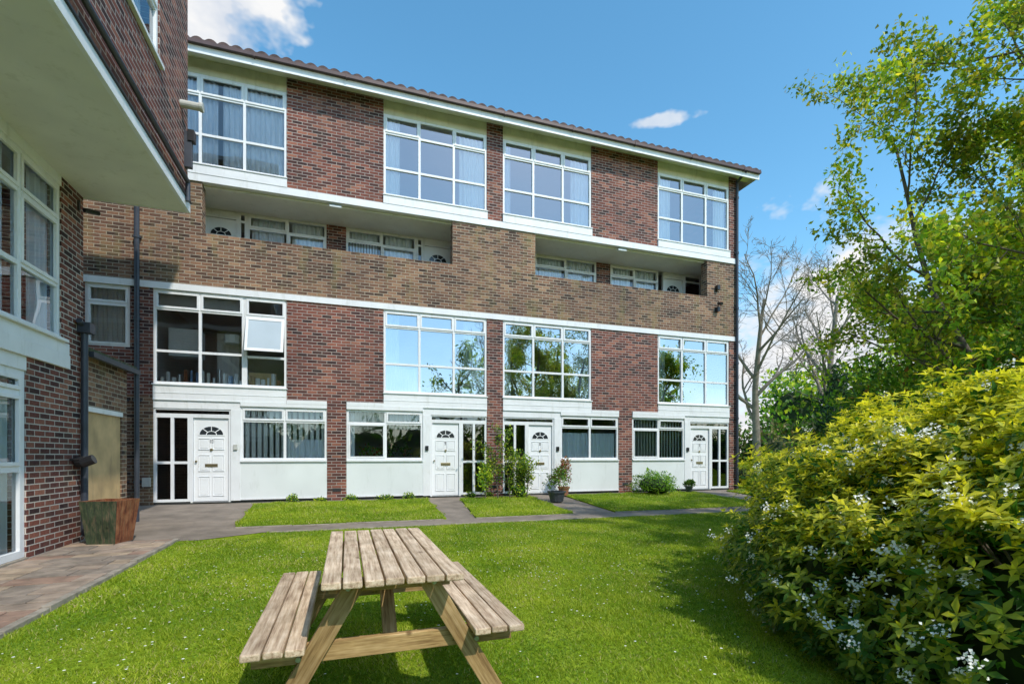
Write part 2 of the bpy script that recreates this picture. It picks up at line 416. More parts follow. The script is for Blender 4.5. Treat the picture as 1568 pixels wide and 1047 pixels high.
def on_grass(x, y):
    edge = .05 * np.sin(x * 3.7) * np.sin(x * 9.1 + 1)
    ok = (y < 9.0 + edge) & (x > -2.37 - .04 * np.sin(y * 5.3) * np.sin(y * 13.)) & ~((y > 8.5) & (x < -1.25))
    for s in STRIPS:
        a = s[0]; c = s[1]; t = (y - a[0]) / (c[0] - a[0]); w = .06 * np.sin(x * 7.3 + y * 5)
        ok |= (y > a[0] - .02 + w * .5) & (y < c[0] + w) & (x > a[1] + (c[1] - a[1]) * t + w) & (x < a[2] + (c[2] - a[2]) * t + w)
    return ok
def blades(x0, x1, y0, y1, dens, h, w):
    n = int((x1 - x0) * (y1 - y0) * dens); x = rng.uniform(x0, x1, n); y = rng.uniform(y0, y1, n)
    d = x * .319 + y * .948; lat = x * .948 - y * .319
    kp = on_grass(x, y) & (d > 1.2) & (np.abs(lat) < d * 1.35 + .6); x = x[kp]; y = y[kp]; n = len(x)
    z = gza(y) + np.where(y > 9.5, .033, 0.)
    cl = np.sin(x * 5.1 + np.sin(y * 3.3) * 2) * np.sin(y * 4.7 + np.sin(x * 2.9) * 2)
    cl2 = np.sin(x * 1.3 + 1 + np.sin(y * 1.1)) * np.sin(y * 1.7 + np.sin(x * .9))
    cl3 = np.sin(x * 2.3 + 3 * np.sin(y * .8 + 1)) * np.sin(y * 2.9 + 2 * np.sin(x * 1.7))
    cl4 = np.sin(x * 11.3 + 2 * np.sin(y * 7.7)) * np.sin(y * 12.1 + 2 * np.sin(x * 8.3))
    hh = h * rng.uniform(.5, 1.3, n) * (1 + .35 * cl + .25 * cl4)
    a = rng.uniform(0, 6.283, n); lean = rng.uniform(.2, 1.5, n)
    P = np.stack([x, y, z], 1); S = np.stack([np.cos(a), np.sin(a), np.zeros(n)], 1) * (w * rng.uniform(.7, 1.3, n))[:, None]
    b2 = rng.uniform(0, 6.283, n)
    tip = P + np.stack([np.cos(b2) * lean * hh, np.sin(b2) * lean * hh, hh], 1)
    V = np.stack([P - S, P + S, tip], 1).reshape(-1, 3)
    t = np.clip(rng.normal(.48, .24, n) + .22 * cl + .28 * cl2 + .24 * cl3 + .12 * cl4, 0, 1)[:, None]
    C = np.array([.12, .235, .012]) * (1 - t) + np.array([.42, .49, .035]) * t
    dry = rng.random(n) < (.05 + .18 * np.clip(cl3, 0, 1)); C[dry] = (.50, .44, .18)
    return V, np.repeat(C, 3, axis=0)
A = [blades(-2.5, 5.5, 1.0, 5.0, 7500, .022, .0032), blades(-2.5, 11, 5.0, 9.1, 3600, .024, .005), blades(-2.1, 14, 9.45, 12.75, 2000, .032, .007)]
V = np.concatenate([a[0] for a in A]); C = np.concatenate([a[1] for a in A])
np_mesh('grass_blades', V, np.arange(len(V)).reshape(-1, 3), [M_GRASSB], C, lawn)
b = MB()
for i in range(900):
    cx_ = random.choice([(0, 6), (-1.2, 4), (3, 4.5), (1.8, 7)]); x = random.gauss(cx_[0], 1.3); y = random.gauss(cx_[1], 1.2)
    if not (-2.2 < x < 7 and 1.5 < y < 8.8): continue
    r = random.uniform(.005, .010); z = gz(y) + .026 + random.uniform(0, .01)
    b.poly([(x + r * math.cos(t), y + r * math.sin(t), z) for t in [j * 1.0472 for j in range(6)]], M_PETAL)
b.build('daisies', lawn)

# ------------------------------------------------------------------ BUILDING PARTS
def window(fr, gl, x0, x1, z0, z1, xs, zs, y=.0, fw=.055, glass=None, sash=()):
    glass = glass or M_GL
    fr.box(x0, x1, y + .02, y + .10, z0, z0 + fw, M_WH); fr.box(x0, x1, y + .02, y + .10, z1 - fw, z1, M_WH)
    fr.box(x0, x0 + fw, y + .021, y + .099, z0 + fw, z1 - fw, M_WH); fr.box(x1 - fw, x1, y + .021, y + .099, z0 + fw, z1 - fw, M_WH)
    X = [x0 + fw * .5] + list(xs) + [x1 - fw * .5]; Z = [z0 + fw * .5] + list(zs) + [z1 - fw * .5]
    for x in xs: fr.box(x - fw * .55, x + fw * .55, y + .024, y + .096, z0 + fw, z1 - fw, M_WH)
    for z in zs:
        for i in range(len(X) - 1): fr.box(X[i] + fw * .5, X[i + 1] - fw * .5, y + .027, y + .093, z - fw * .5, z + fw * .5, M_WH)
    for i in range(len(X) - 1):
        for j in range(len(Z) - 1):
            a, c, e, f = X[i] + fw * .5, X[i + 1] - fw * .5, Z[j] + fw * .5, Z[j + 1] - fw * .5
            ty = random.uniform(-.0025, .0025); tx = random.uniform(-.002, .002)
            gl.poly([(a, y + .06 + ty, e), (c, y + .06 + ty + tx, e), (c, y + .06 + tx, f), (a, y + .06, f)], glass)
            if (i, j) in sash:
                s = .035; q0, q1 = y + .008, y + .05
                fr.box(a - .012, c + .012, q0, q1, e - .012, e + s, M_WH); fr.box(a - .012, c + .012, q0, q1, f - s, f + .012, M_WH)
                fr.box(a - .012, a + s, q0 + .001, q1, e + s, f - s, M_WH); fr.box(c - s, c + .012, q0 + .001, q1, e + s, f - s, M_WH)
def curtain(mb, x0, x1, z0, z1, y=.16, mat=None, wl=.11, amp=.025):
    n = max(6, int((x1 - x0) / wl * 8)); mat = mat or M_CURT; ph = random.uniform(0, 6)
    P = [(x0 + (x1 - x0) * i / n, y + amp * math.sin(ph + (x1 - x0) * i / n / wl * 6.283) + amp * .5 * math.sin(i * .37)) for i in range(n + 1)]
    for (a, ya), (c, yc) in zip(P[:-1], P[1:]): mb.poly([(a, ya, z0), (c, yc, z0), (c, yc, z1), (a, ya, z1)], mat)
SEG = {'0': 'abcdef', '1': 'bc', '7': 'abc', '8': 'abcdefg', '9': 'abcdfg'}
def digits(mb, s, x, z, y, h=.07):
    w = h * .5; t = h * .14
    for ch in s:
        for q in SEG[ch]:
            bx = {'a': (x, x + w, z + h - t, z + h), 'g': (x, x + w, z + h / 2 - t / 2, z + h / 2 + t / 2), 'd': (x, x + w, z, z + t),
                  'f': (x, x + t, z + h / 2, z + h), 'b': (x + w - t, x + w, z + h / 2, z + h), 'e': (x, x + t, z, z + h / 2), 'c': (x + w - t, x + w, z, z + h / 2)}[q]
            mb.box(bx[0], bx[1], y - .004, y, bx[2], bx[3], M_LAMP)
        x += w * 1.5
M_GLB = simple('fanlight_glass', (.03, .035, .04), .08, .1)
def door(fr, x0, x1, z0, z1, y, num=None):
    fr.box(x0, x0 + .05, y + .0, y + .10, z0, z1, M_WH); fr.box(x1 - .05, x1, y + .0, y + .10, z0, z1, M_WH); fr.box(x0 + .05, x1 - .05, y + .002, y + .10, z1 - .05, z1, M_WH)
    a, c, e, f = x0 + .055, x1 - .055, z0 + .03, z1 - .055; W = c - a; H = f - e
    fr.box(a, c, y + .045, y + .09, e, f, M_DOOR)
    fr.box(x0 + .05, x1 - .05, y - .02, y + .10, z0, z0 + .028, M_STEEL)
    for i in range(2):
        for (p, q) in ((.06, .30), (.36, .56), (.62, .76)):
            u0 = a + W * (.13 + .41 * i); u1 = u0 + W * .33; v0 = e + H * p; v1 = e + H * q; t = .014
            fr.box(u0, u1, y + .030, y + .045, v0, v0 + t, M_DOOR); fr.box(u0, u1, y + .030, y + .045, v1 - t, v1, M_DOOR)
            fr.box(u0, u0 + t, y + .031, y + .045, v0 + t, v1 - t, M_DOOR); fr.box(u1 - t, u1, y + .031, y + .045, v0 + t, v1 - t, M_DOOR)
            fr.box(u0 + .035, u1 - .035, y + .035, y + .045, v0 + .035, v1 - .035, M_DOOR)
    cx = (a + c) / 2; cz = e + H * .80; R = W * .34
    for kx in range(12):
        t0 = math.pi * kx / 12; t1 = math.pi * (kx + 1) / 12
        fr.poly([(cx, y + .043, cz), (cx + R * math.cos(t1), y + .043, cz + R * .8 * math.sin(t1)), (cx + R * math.cos(t0), y + .043, cz + R * .8 * math.sin(t0))], M_GLB)
        for (ra, rb, yy) in ((1.0, 1.12, .036), (.40, .47, .038)):
            q = [(cx + R * ra * math.cos(t0), y + yy, cz + R * .8 * ra * math.sin(t0)), (cx + R * rb * math.cos(t0), y + yy, cz + R * .8 * rb * math.sin(t0)),
                 (cx + R * rb * math.cos(t1), y + yy, cz + R * .8 * rb * math.sin(t1)), (cx + R * ra * math.cos(t1), y + yy, cz + R * .8 * ra * math.sin(t1))]
            fr.poly(q, M_DOOR)
    for an in (45, 90, 135):
        t = math.radians(an); dx, dz = math.cos(t), math.sin(t) * .8; px, pz = -dz * .010, dx * .010
        fr.poly([(cx + R * .45 * dx - px, y + .0375, cz + R * .45 * dz - pz), (cx + R * dx - px, y + .0375, cz + R * dz - pz), (cx + R * dx + px, y + .0375, cz + R * dz + pz), (cx + R * .45 * dx + px, y + .0375, cz + R * .45 * dz + pz)], M_DOOR)
    fr.box(cx - R * 1.12, cx + R * 1.12, y + .035, y + .045, cz - .02, cz, M_DOOR)
    fr.box(cx - .13, cx + .13, y + .030, y + .045, e + H * .41, e + H * .45, M_BRASS)
    fr.cyl((a + .05, y + .0, e + H * .48), (a + .05, y + .045, e + H * .48), .022, M_BRASS)
    fr.cyl((cx, y + .02, e + H * .62), (cx, y + .045, e + H * .62), .03, M_BRASS)
    if num: digits(fr, num, cx - .03 * len(num), e + H * .70, y + .044, .085)

# ------------------------------------------------------------------ MAIN BUILDING
FY = 13.0
bld = empty('brick_apartment_building')
mp = lambda x, y, z: (x, FY + y, z)
walls = MB(mp); fr = MB(mp); gl = MB(mp); cu = MB(mp); it = MB(mp)
T = .28
S = [-4.09, 0.01, 4.11, 8.22]; UW = 3.64; END = 12.2; LX = -10.0
WIN = [(S[0], S[0] + 2.73), (S[1] + .90, S[1] + UW), (S[2], S[2] + 2.73), (S[3] + .91, S[3] + UW)]
def br(x0, x1, z0, z1, mat, y0=0, y1=T): walls.box(x0, x1, y0, y1, z0, z1, mat)
for (z0, z1) in ((7.55, 10.22), (2.45, 4.85)):
    e = LX if z0 > 5 else -4.52
    br(e, WIN[0][0], z0, z1, M_BR); br(WIN[0][1], WIN[1][0], z0, z1, M_BR); br(WIN[1][1], WIN[2][0], z0, z1, M_BR)
    br(WIN[2][1], WIN[3][0], z0, z1, M_BR); br(WIN[3][1], END, z0, z1, M_BR)
br(LX, -5.34, 2.45, 4.85, M_BR); br(-5.34, -4.52, 2.45, 3.50, M_BR)
br(LX, END, 5.0, 6.22, M_BB)
br(LX, -3.13, 6.22, 7.38, M_BB); br(2.70, 5.07, 6.22, 7.38, M_BB); br(10.98, END, 6.22, 7.38, M_BB)
br(LX, S[0], -.3, 2.45, M_BB); br(S[0] + UW, S[1], -.3, 2.45, M_BR); br(S[1] + UW, S[2], -.3, 2.45, M_BR); br(S[2] + UW, S[3], -.3, 2.45, M_BR); br(S[3] + UW, END, -.3, 2.45, M_BR)
walls.box(END - .28, END, T, 9.5, -.3, 10.22, M_BR); walls.box(LX, END, 9.5, 9.78, -.3, 10.22, M_BR)
fr.box(LX, END + .02, -.035, .12, 7.382, 7.55, M_WH); fr.box(LX, END + .02, -.03, .12, 4.852, 4.998, M_WH)
for (a, c) in WIN:
    fr.box(a - .01, c + .01, -.045, .10, 7.552, 7.76, M_WH); fr.box(a - .02, c + .02, -.065, .02, 7.762, 7.785, M_WH)
    fr.box(a, c, .02, .12, 9.872, 10.22, M_CREAM)
    fr.box(a, c, -.02, .10, 2.362, 2.70, M_WH); fr.box(a - .02, c + .02, -.05, .02, 2.70, 2.725, M_WH)
    fr.box(a, c, -.03, -.018, 2.36, 2.38, M_PANEL); fr.box(a, c, -.028, -.018, 2.52, 2.53, M_PANEL)
for i, (a, c) in enumerate(WIN):
    xs = [a + (c - a) / 3, a + 2 * (c - a) / 3]
    window(fr, gl, a, c, 7.785, 9.87, xs, [8.50, 9.40], glass=M_GL2 if i == 0 else M_GLU, sash=((0, 2), (1, 2), (2, 2)) if i != 1 else ((0, 2), (2, 2)))
    if i == 0:
        window(fr, gl, a, xs[1], 2.725, 4.85, [xs[0]], [3.47, 4.42], glass=M_GL2, sash=((0, 2), (1, 2)))
        window(fr, gl, xs[1] + .001, c, 2.725, 3.47, [], [], glass=M_GL2)
        window(fr, gl, xs[1] + .001, c, 4.38, 4.85, [], [], glass=M_GL2, sash=((0, 0),))
        fr.box(c - .055, c, .02, .10, 3.471, 4.379, M_WH); fr.box(xs[1], xs[1] + .05, .02, .10, 3.471, 4.379, M_WH)
    else:
        window(fr, gl, a, c, 2.725, 4.85, xs, [3.47, 4.42], glass=M_GL, sash=((0, 2), (2, 2), (1, 2)))
window(fr, gl, -5.34, -4.52, 3.50, 4.85, [], [4.45], glass=M_GL2, sash=((0, 1), (0, 0)))
curtain(cu, -5.3, -4.55, 3.5, 4.8, .15, M_NET, .09)
ax = S[0] + 1.86; bx = S[0] + 2.68
def tilt(z, o=0): return -.01 - (4.38 - z) * .30 + o
def opane(p0, p1, q0, q1, m, o=0):
    v = [(p0, tilt(q0) + o, q0 + (4.38 - q0) * .05), (p1, tilt(q0) + o, q0 + (4.38 - q0) * .05), (p1, tilt(q1) + o, q1 + (4.38 - q1) * .05), (p0, tilt(q1) + o, q1 + (4.38 - q1) * .05)]
    fr.poly(v, m); fr.poly([(x_, y_ + .04, z_) for x_, y_, z_ in v], m)
    fr.poly([v[0], v[1], (v[1][0], v[1][1] + .04, v[1][2]), (v[0][0], v[0][1] + .04, v[0][2])], m)
    fr.poly([v[0], v[3], (v[3][0], v[3][1] + .04, v[3][2]), (v[0][0], v[0][1] + .04, v[0][2])], m)
for q in ((ax, bx, 4.31, 4.38), (ax, bx, 3.50, 3.57), (ax, ax + .06, 3.571, 4.309), (bx - .06, bx, 3.571, 4.309)): opane(*q, M_WH)
opane(ax + .06, bx - .06, 3.57, 4.31, M_PALE, .012)
a, c = WIN[0]
curtain(cu, a + .05, a + 1.25, 7.8, 9.8, .14, M_NET); curtain(cu, a + 1.35, c - .05, 7.8, 9.8, .14, M_NET)
a, c = WIN[1]
curtain(cu, a + .05, a + .42, 7.8, 9.8, .14); curtain(cu, c - .75, c - .05, 7.8, 9.75, .14)
curtain(cu, a + .05, a + .40, 2.75, 4.75, .14); curtain(cu, c - .62, c - .05, 2.75, 4.75, .14); curtain(cu, a + .4, a + 1.0, 2.75, 3.4, .14, M_NET)
a, c = WIN[2]
curtain(cu, c - .62, c - .05, 7.8, 9.75, .14, M_NET); curtain(cu, a + .05, a + .25, 7.8, 9.75, .14, M_NET); curtain(cu, c - .45, c - .05, 2.75, 4.75, .14, M_NET); curtain(cu, a + .05, a + .3, 2.75, 4.75, .14, M_NET)
a, c = WIN[3]
curtain(cu, a + .05, a + .55, 7.8, 9.75, .14); curtain(cu, c - .55, c - .05, 7.8, 9.75, .14); curtain(cu, a + .05, a + .35, 2.75, 4.75, .14); curtain(cu, c - .8, c - .1, 2.75, 3.3, .14)
# kitchen behind the left first-floor window
a, c = WIN[0]
for kx in range(20): cu.box(a + .08, c - 1.0, .16, .18, 4.45 + kx * .018, 4.458 + kx * .018, M_BLIND)
cu.box(a + .05, c - .05, .13, .45, 2.74, 2.80, M_INT)
for kx in range(22):
    x = a + .12 + kx * .115; h = random.uniform(.08, .32); cu.cyl((x, .19, 2.80), (x, .19, 2.80 + h), random.uniform(.025, .055), random.choice([M_WH, M_PLY, M_BLIND, M_BLUE, M_STEEL, M_WRUST, M_CURT]))
cu.box(a + .15, a + .8, .5, .9, 3.45, 4.1, M_PANEL); cu.box(a + 1.0, a + 1.5, 1.2, 1.6, 2.9, 4.2, M_INT); cu.box(c - .85, c - .25, .20, .26, 2.82, 3.10, M_PLY); cu.cyl((a + 1.4, .9, 3.9), (a + 1.4, .9, 4.1), .18, M_CURT)
NUMS = ['10', '9', '8', '7']
for i, s in enumerate(S):
    mir = i in (1, 3)
    F = (lambda u, s=s: s + UW - u) if mir else (lambda u, s=s: s + u)
    def R2(u0, u1): a, c = F(u0), F(u1); return (min(a, c), max(a, c))
    a, c = R2(0, 1.74); fr.box(a, c, .0, .12, 2.18, 2.36, M_WH)
    a, c = R2(1.74, 3.64); fr.box(a, c, -.03, .12, 2.27, 2.36, M_WH)
    a, c = R2(2.735, 3.64); fr.box(a, c, -.034, .12, 2.36, 2.45, M_WH)
    a, c = R2(0, 3.64); walls.box(a, c, .03, .15, -.3, .06, M_DARK)
    a, c = R2(0.0, .72); window(fr, gl, a, c, .06, 2.03, [(a + c) / 2], [.95], fw=.06, glass=M_GLD)
    a, c = R2(0.0, 1.54); window(fr, gl, a, c, 2.03, 2.18, [], [], fw=.035, glass=M_GLD)
    a, c = R2(.72, 1.54); door(fr, a, c, .03, 2.03, .02, NUMS[i])
    a, c = R2(1.54, 1.74); fr.box(a, c, -.01, .12, .06, 2.18, M_WH)
    a, c = R2(1.74, 3.64); fr.box(a, c, .0, .12, .07, .96, M_PANEL); fr.box(a - .0, c + .0, -.04, .10, .962, 1.0, M_WH)
    fr.box(a, c, -.008, .0, .07, .11, M_WH)
    window(fr, gl, a, c, 1.002, 2.268, [(a + c) / 2], [1.93], glass=M_GL2, sash=((0, 0), (1, 1)) if i % 2 else ((0, 1), (1, 1)))
    fr.box(F(1.64) - .04, F(1.64) + .04, -.05, -.01, 1.25, 1.37, M_LAMP if i else M_PIPEL)
    if i in (0, 3):
        x = a + .08; st = .13 if i == 0 else .105
        while x < c - .08: cu.poly([(x, .15, 1.0), (x + st * .62, .17, 1.0), (x + st * .62, .17, 2.2), (x, .15, 2.2)], M_BLIND); x += st
        if i == 0: curtain(cu, a + 1.0, c - .06, 1.0, 1.5, .14, M_NET)
    if i == 2: curtain(cu, a + .05, c - .05, 1.0, 1.78, .14, M_CURT, .12)
    if i == 1: curtain(cu, a + .05, a + .2, 1.0, 2.2, .16); curtain(cu, c - .85, c - .05, 1.8, 2.25, .16, M_BLIND); curtain(cu, a + .1, c - .9, 1.98, 2.25, .2, M_BLIND)
    a, c = R2(.05, .66); it.box(a, c, .9, .95, .0, 2.1, M_WRUST if i == 1 else M_INTD)
for z0, z1 in ((-.29, .05), (2.37, 2.68), (4.86, 5.05), (7.385, 7.54)):
    it.box(LX + .1, END - .3, .125 if z0 > 2 else .16, 6.0, z0, z1, M_INT)
it.box(LX + .1, END - .3, .3, 6.0, 10.10, 10.2, M_INT)
it.box(LX + .1, END - .3, 4.0, 4.1, .06, 2.36, M_INT); it.box(LX + .1, END - .3, 4.0, 4.1, 2.7, 4.85, M_INT); it.box(LX + .1, END - .3, 4.0, 4.1, 7.55, 10.09, M_INT)
for s in (S[0] + UW + .2, S[1] + UW + .2, S[2] + UW + .2, -4.3):
    for z0, z1 in ((.06, 2.36), (2.69, 4.85), (7.55, 10.09)): it.box(s, s + .1, .3, 4.0, z0, z1, M_INT)
BY = 1.2
soff = MB(mp)
soff.box(LX, END - .29, .13, BY + .3, 7.34, 7.381, M_SOF)
for x0, x1 in ((-4.2, -3.45), (-.50, 0.0), (2.95, 5.45), (7.66, 8.16), (11.8, 11.9)): walls.box(x0, x1, BY, BY + .2, 5.05, 7.34, M_BR)
mq = lambda x, y, z: (x, FY + BY + y, z)
f2 = MB(mq); g2 = MB(mq)
def bunit(dx0, dx1, wx0, wx1, sx0, sx1, fan=True):
    door(f2, dx0, dx1, 5.06, 7.20, .02); f2.box(dx0, dx1, .02, .10, 7.202, 7.34, M_WH)
    if sx1 > sx0: window(f2, g2, sx0, sx1, 5.06, 7.34, [], [7.12], glass=M_GLD)
    f2.box(wx0, wx1, .02, .10, 5.06, 6.15, M_PANEL)
    window(f2, g2, wx0, wx1, 6.152, 7.34, [(wx0 + wx1) / 2], [6.98], glass=M_GL2, sash=((0, 1), (1, 0)))
    curtain(cu, wx0 + .1, (wx0 + wx1) / 2 - .1, 6.2, 7.3, BY + .16, M_NET); curtain(cu, (wx0 + wx1) / 2 + .1, wx1 - .1, 6.2, 7.3, BY + .16, M_NET)
bunit(-3.42, -2.62, -2.42, -.50, -2.618, -2.422); bunit(2.1, 2.95, 0.0, 1.9, 1.902, 2.098)
bunit(4.6, 5.4, 5.5, 7.66, 5.402, 5.498); bunit(10.2, 11.05, 8.16, 10.0, 11.052, 11.78)
for kx in range(12): cu.box(.08 + kx * .075, .095 + kx * .075, BY + .03, BY + .05, 6.2, 7.0, M_LAMP)
it.box(LX + .1, END - .3, 4.0, 4.1, 5.06, 7.33, M_INTD)
f2.build('balcony_joinery', bld, .003); g2.build('balcony_glass', bld); soff.build('balcony_soffit', bld)
for x in (-.25, 7.9): fr.box(x - .14, x + .14, .02, .12, 7.29, 7.338, M_PANEL)
RX0, RX1 = LX, 12.68
rf = MB(mp)
rf.box(RX0, RX1, -.40, .10, 10.225, 10.25, M_SOF)
rf.box(RX0, RX1, -.43, -.402, 10.03, 10.20, M_WH)
x = RX0
while x < RX1:
    e = min(x + 2.0, RX1); rf.box(x, e - .004, -.52, -.40, 10.19, 10.265, M_GUT)
    rf.box(x, x + .03, -.53, -.43, 10.17, 10.27, M_GUT); x += 2.0
n = int((RX1 - RX0) / .04); sl_ = math.tan(math.radians(24))
def tz(i): return .075 * abs(math.sin(math.pi * i * .04 / .26)) ** .8
for i in range(n):
    xa = RX0 + i * .04; xb = xa + .04; za, zb = tz(i), tz(i + 1)
    rf.poly([(xa, -.50, 10.27 + za), (xb, -.50, 10.27 + zb), (xb, 5.0, 10.27 + 5.5 * sl_ + zb), (xa, 5.0, 10.27 + 5.5 * sl_ + za)], M_TILE)
    rf.poly([(xa, -.50, 10.266), (xb, -.50, 10.266), (xb, -.50, 10.27 + zb), (xa, -.50, 10.27 + za)], M_TILE)
rf.poly([(RX0, 5, 10.25 + 5.5 * sl_), (RX1, 5, 10.25 + 5.5 * sl_), (RX1, 10.3, 10.25), (RX0, 10.3, 10.25)], M_TILE)
rf.poly([(RX1, -.4, 10.1), (RX1, 10.2, 10.1), (RX1, 5, 10.2 + 5.5 * sl_)], M_WH)
rf.poly([(END, 0, 10.2), (END, 9.8, 10.2), (END, 5, 10.2 + 5 * sl_)], M_BR)
rf.build('roof', bld)
pp = MB(mp)
def pipe(x, z0, z1, r=.045, y=-.07, m=M_PIPE):
    pp.cyl((x, y, z0), (x, y, z1), r, m)
    z = z0 + .5
    while z < z1: pp.cyl((x, y, z), (x, y, z + .06), r * 1.3, m); pp.box(x - .07, x + .07, y, .0, z + .01, z + .05, m); z += 1.8
pipe(-4.37, 0, 7.3, .05); pipe(12.12, 0, 10.1, .045); pipe(-4.60, 0, 2.6, .04)
pp.cyl((12.12, -.07, 10.05), (12.12, -.47, 10.2), .045, M_PIPE)
pp.box(-4.28, -4.13, -.06, 0, .42, .62, M_PIPEL)
for x, z in ((4.55 - .57, 1.55), (11.35, 5.75), (11.35, 6.45)): pp.box(x - .05, x + .05, -.12, 0, z, z + .14, M_LAMP)
pp.cyl((11.35, -.1, 6.0), (11.35, -.25, 5.95), .05, M_LAMP)
for x in (3.88, 7.98, -.22): pp.box(x - .10, x + .10, -.008, 0, .22, .30, M_DARK)
pp.build('pipes_and_fittings', bld)
walls.build('walls', bld); fr.build('white_joinery', bld, .003); gl.build('window_panes', bld); cu.build('curtains', bld); it.build('interior', bld)

# ------------------------------------------------------------------ LEFT WING
wing = empty('brick_apartment_building')
WX = -3.70; OX = -2.36; WY = 8.97
mw = lambda x, y, z: (WX - y, x, z)
w = MB(mw); wf = MB(mw); wg = MB(mw); wc = MB(mw)
w.box(8.38, WY, 0, .28, 2.31, 4.93, M_BW); w.box(7.60, WY, 0, .28, -.4, 2.31, M_BW)
w.box(-4, 8.38, .20, .28, 2.25, 2.31, M_BW)
w.box(-4, 8.38, 0, .28, 4.80, 4.93, M_WH)
w.box(WY - .28, WY, .28, 8, -.4, 4.93, M_BW)
wf.box(-4, 8.52, -.04, .10, 2.312, 2.50, M_WH); wf.box(-4, 8.52, -.03, .10, 2.503, 2.66, M_WH); wf.box(-4, 8.40, -.08, .10, 2.662, 2.70, M_WH)
wf.box(-4, 7.60, .0, .12, 2.14, 2.31, M_WH)
xe = 8.38
while xe > -1:
    window(wf, wg, xe - 1.74, xe - .001, 2.70, 4.80, [xe - .87], [3.42, 4.30], glass=M_GL2, sash=((0, 2), (1, 1), (1, 2)), fw=.06)
    curtain(wc, xe - .5, xe - .06, 2.72, 4.75, .14, M_NET); curtain(wc, xe - 1.4, xe - 1.0, 2.72, 4.75, .14, M_NET); xe -= 1.74
xe = 7.60
while xe > -1:
    window(wf, wg, xe - 1.74, xe - .001, -.13, 2.14, [xe - .87], [.95, 1.86], glass=M_GL2, sash=((1, 1), (1, 2)), fw=.09)
    curtain(wc, xe - .5, xe - .1, -.1, 2.1, .14, M_CURT); xe -= 1.74
wf.box(-4, 7.60, -.02, .14, -.4, -.132, M_CONC)
w.box(-4, 8.6, 3.0, 3.1, -.3, 4.9, M_INT); w.box(-4, 8.6, .14, 3.0, 2.35, 2.62, M_INT); w.box(-4, 8.6, .13, 3.0, -.3, -.15, M_INT)
OO = OX - WX
w.box(-4, WY, -OO + .02, 8, 4.932, 4.99, M_SOF)
wf.box(-4, WY + .03, -OO - .03, -OO + .018, 4.925, 5.07, M_WH); wf.box(-4, WY + .03, -OO - .05, -OO + .0, 5.072, 5.10, M_LAMP)
wf.box(WY + .001, WY + .03, -OO + .02, 8, 4.925, 5.06, M_WH)
uw0, uw1, uz0, uz1 = 5.0, 7.74, 6.32, 8.4
w.box(uw1, WY, -OO, -OO + .28, 5.085, 10.0, M_BR); w.box(-4, uw0, -OO, -OO + .28, 5.085, 10.0, M_BR)
w.box(uw0, uw1, -OO, -OO + .28, 5.085, uz0, M_BR); w.box(uw0, uw1, -OO, -OO + .28, uz1, 10.0, M_BR)
w.box(WY - .28, WY, -OO + .28, 8, 5.06, 10.0, M_BR)
w.box(-4, WY - .3, 1.5, 1.6, 5, 10, M_INT)
window(wf, wg, uw0, uw1, uz0, uz1, [uw0 + .91, uw0 + 1.82], [uz0 + .7, uz0 + 1.65], y=-OO, glass=M_GL2, sash=((2, 1), (1, 2)))
wf.box(uw0, uw1 + .03, -OO - .05, -OO + .02, uz0 - .05, uz0 - .002, M_WH)
curtain(wc, uw1 - .6, uw1 - .1, uz0, uz1, -OO + .2, M_NET)
w.box(-4.3, WY + .3, -OO - .35, 8, 10.0, 10.12, M_WH)
wf.cyl((-4, -OO - .06, 5.42), (8.75, -OO - .06, 5.30), .035, M_PIPE)
wf.cyl((8.75, -OO - .06, 5.30), (8.75, -OO - .06, 5.0), .035, M_PIPE)
wf.cyl((8.62, -OO - .25, 6.40), (8.62, -OO + .05, 6.40), .055, M_PIPEL, 14)
wf.cyl((8.62, -OO - .30, 6.40), (8.62, -OO - .25, 6.40), .068, M_PIPEL, 14)
wf.box(8.78, 8.86, -OO - .10, -OO, 5.55, 6.1, M_PIPE); wf.box(8.76, 8.88, -OO - .14, -OO - .05, 5.95, 6.12, M_LAMP)
wf.cyl((8.86, -.06, 3.0), (8.86, -.06, -.02), .045, M_PIPE)
wf.cyl((8.86, -.06, -.02), (8.80, -.26, -.12), .05, M_PIPE)
wf.cyl((8.70, -.06, 3.05), (8.86, -.06, 3.0), .04, M_PIPE); wf.box(8.78, 8.94, -.16, .0, 2.9, 3.05, M_PIPE)
wf.cyl((8.55, -.02, 1.05), (8.55, -.20, 1.05), .02, M_LAMP); wf.cyl((8.55, -.16, 1.0), (8.55, -.30, 1.06), .07, M_LAMP); wf.cyl((8.72, -.02, 1.02), (8.72, -.12, 1.02), .08, M_LAMP)
wf.cyl((8.75, -.10, 4.66), (8.9, -.22, 4.70), .035, M_LAMP); wf.cyl((8.6, -.10, 4.72), (8.75, -.04, 4.66), .02, M_LAMP)
EX = .04
w.box(WY + .002, 10.62, EX, .25, 1.86, 2.66, M_BB); w.box(WY + .002, 10.62, EX, .25, -.4, -.02, M_BB); w.box(10.40, 10.62, EX, .25, -.02, 1.86, M_BB)
w.box(10.36, 10.62, .25, 5, -.4, 2.66, M_BB)
w.box(WY + .01, 10.398, EX + .02, .2, -.02, 1.78, M_PLY); w.box(WY + .01, 10.398, EX - .02, .2, 1.782, 1.858, M_WH)
w.box(WY + .002, 10.72, -.05, 5, 2.662, 2.70, M_FELT); w.box(WY + .002, 10.74, -.07, -.045, 2.60, 2.72, M_WGRN); w.box(WY + .002, 10.74, -.13, -.071, 2.58, 2.66, M_PIPE)
wf.cyl((10.68, -.09, 2.6), (10.68, -.09, -.10), .04, M_PIPE)
w.build('walls', wing); wf.build('white_joinery', wing, .003); wg.build('window_panes', wing); wc.build('curtains', wing)

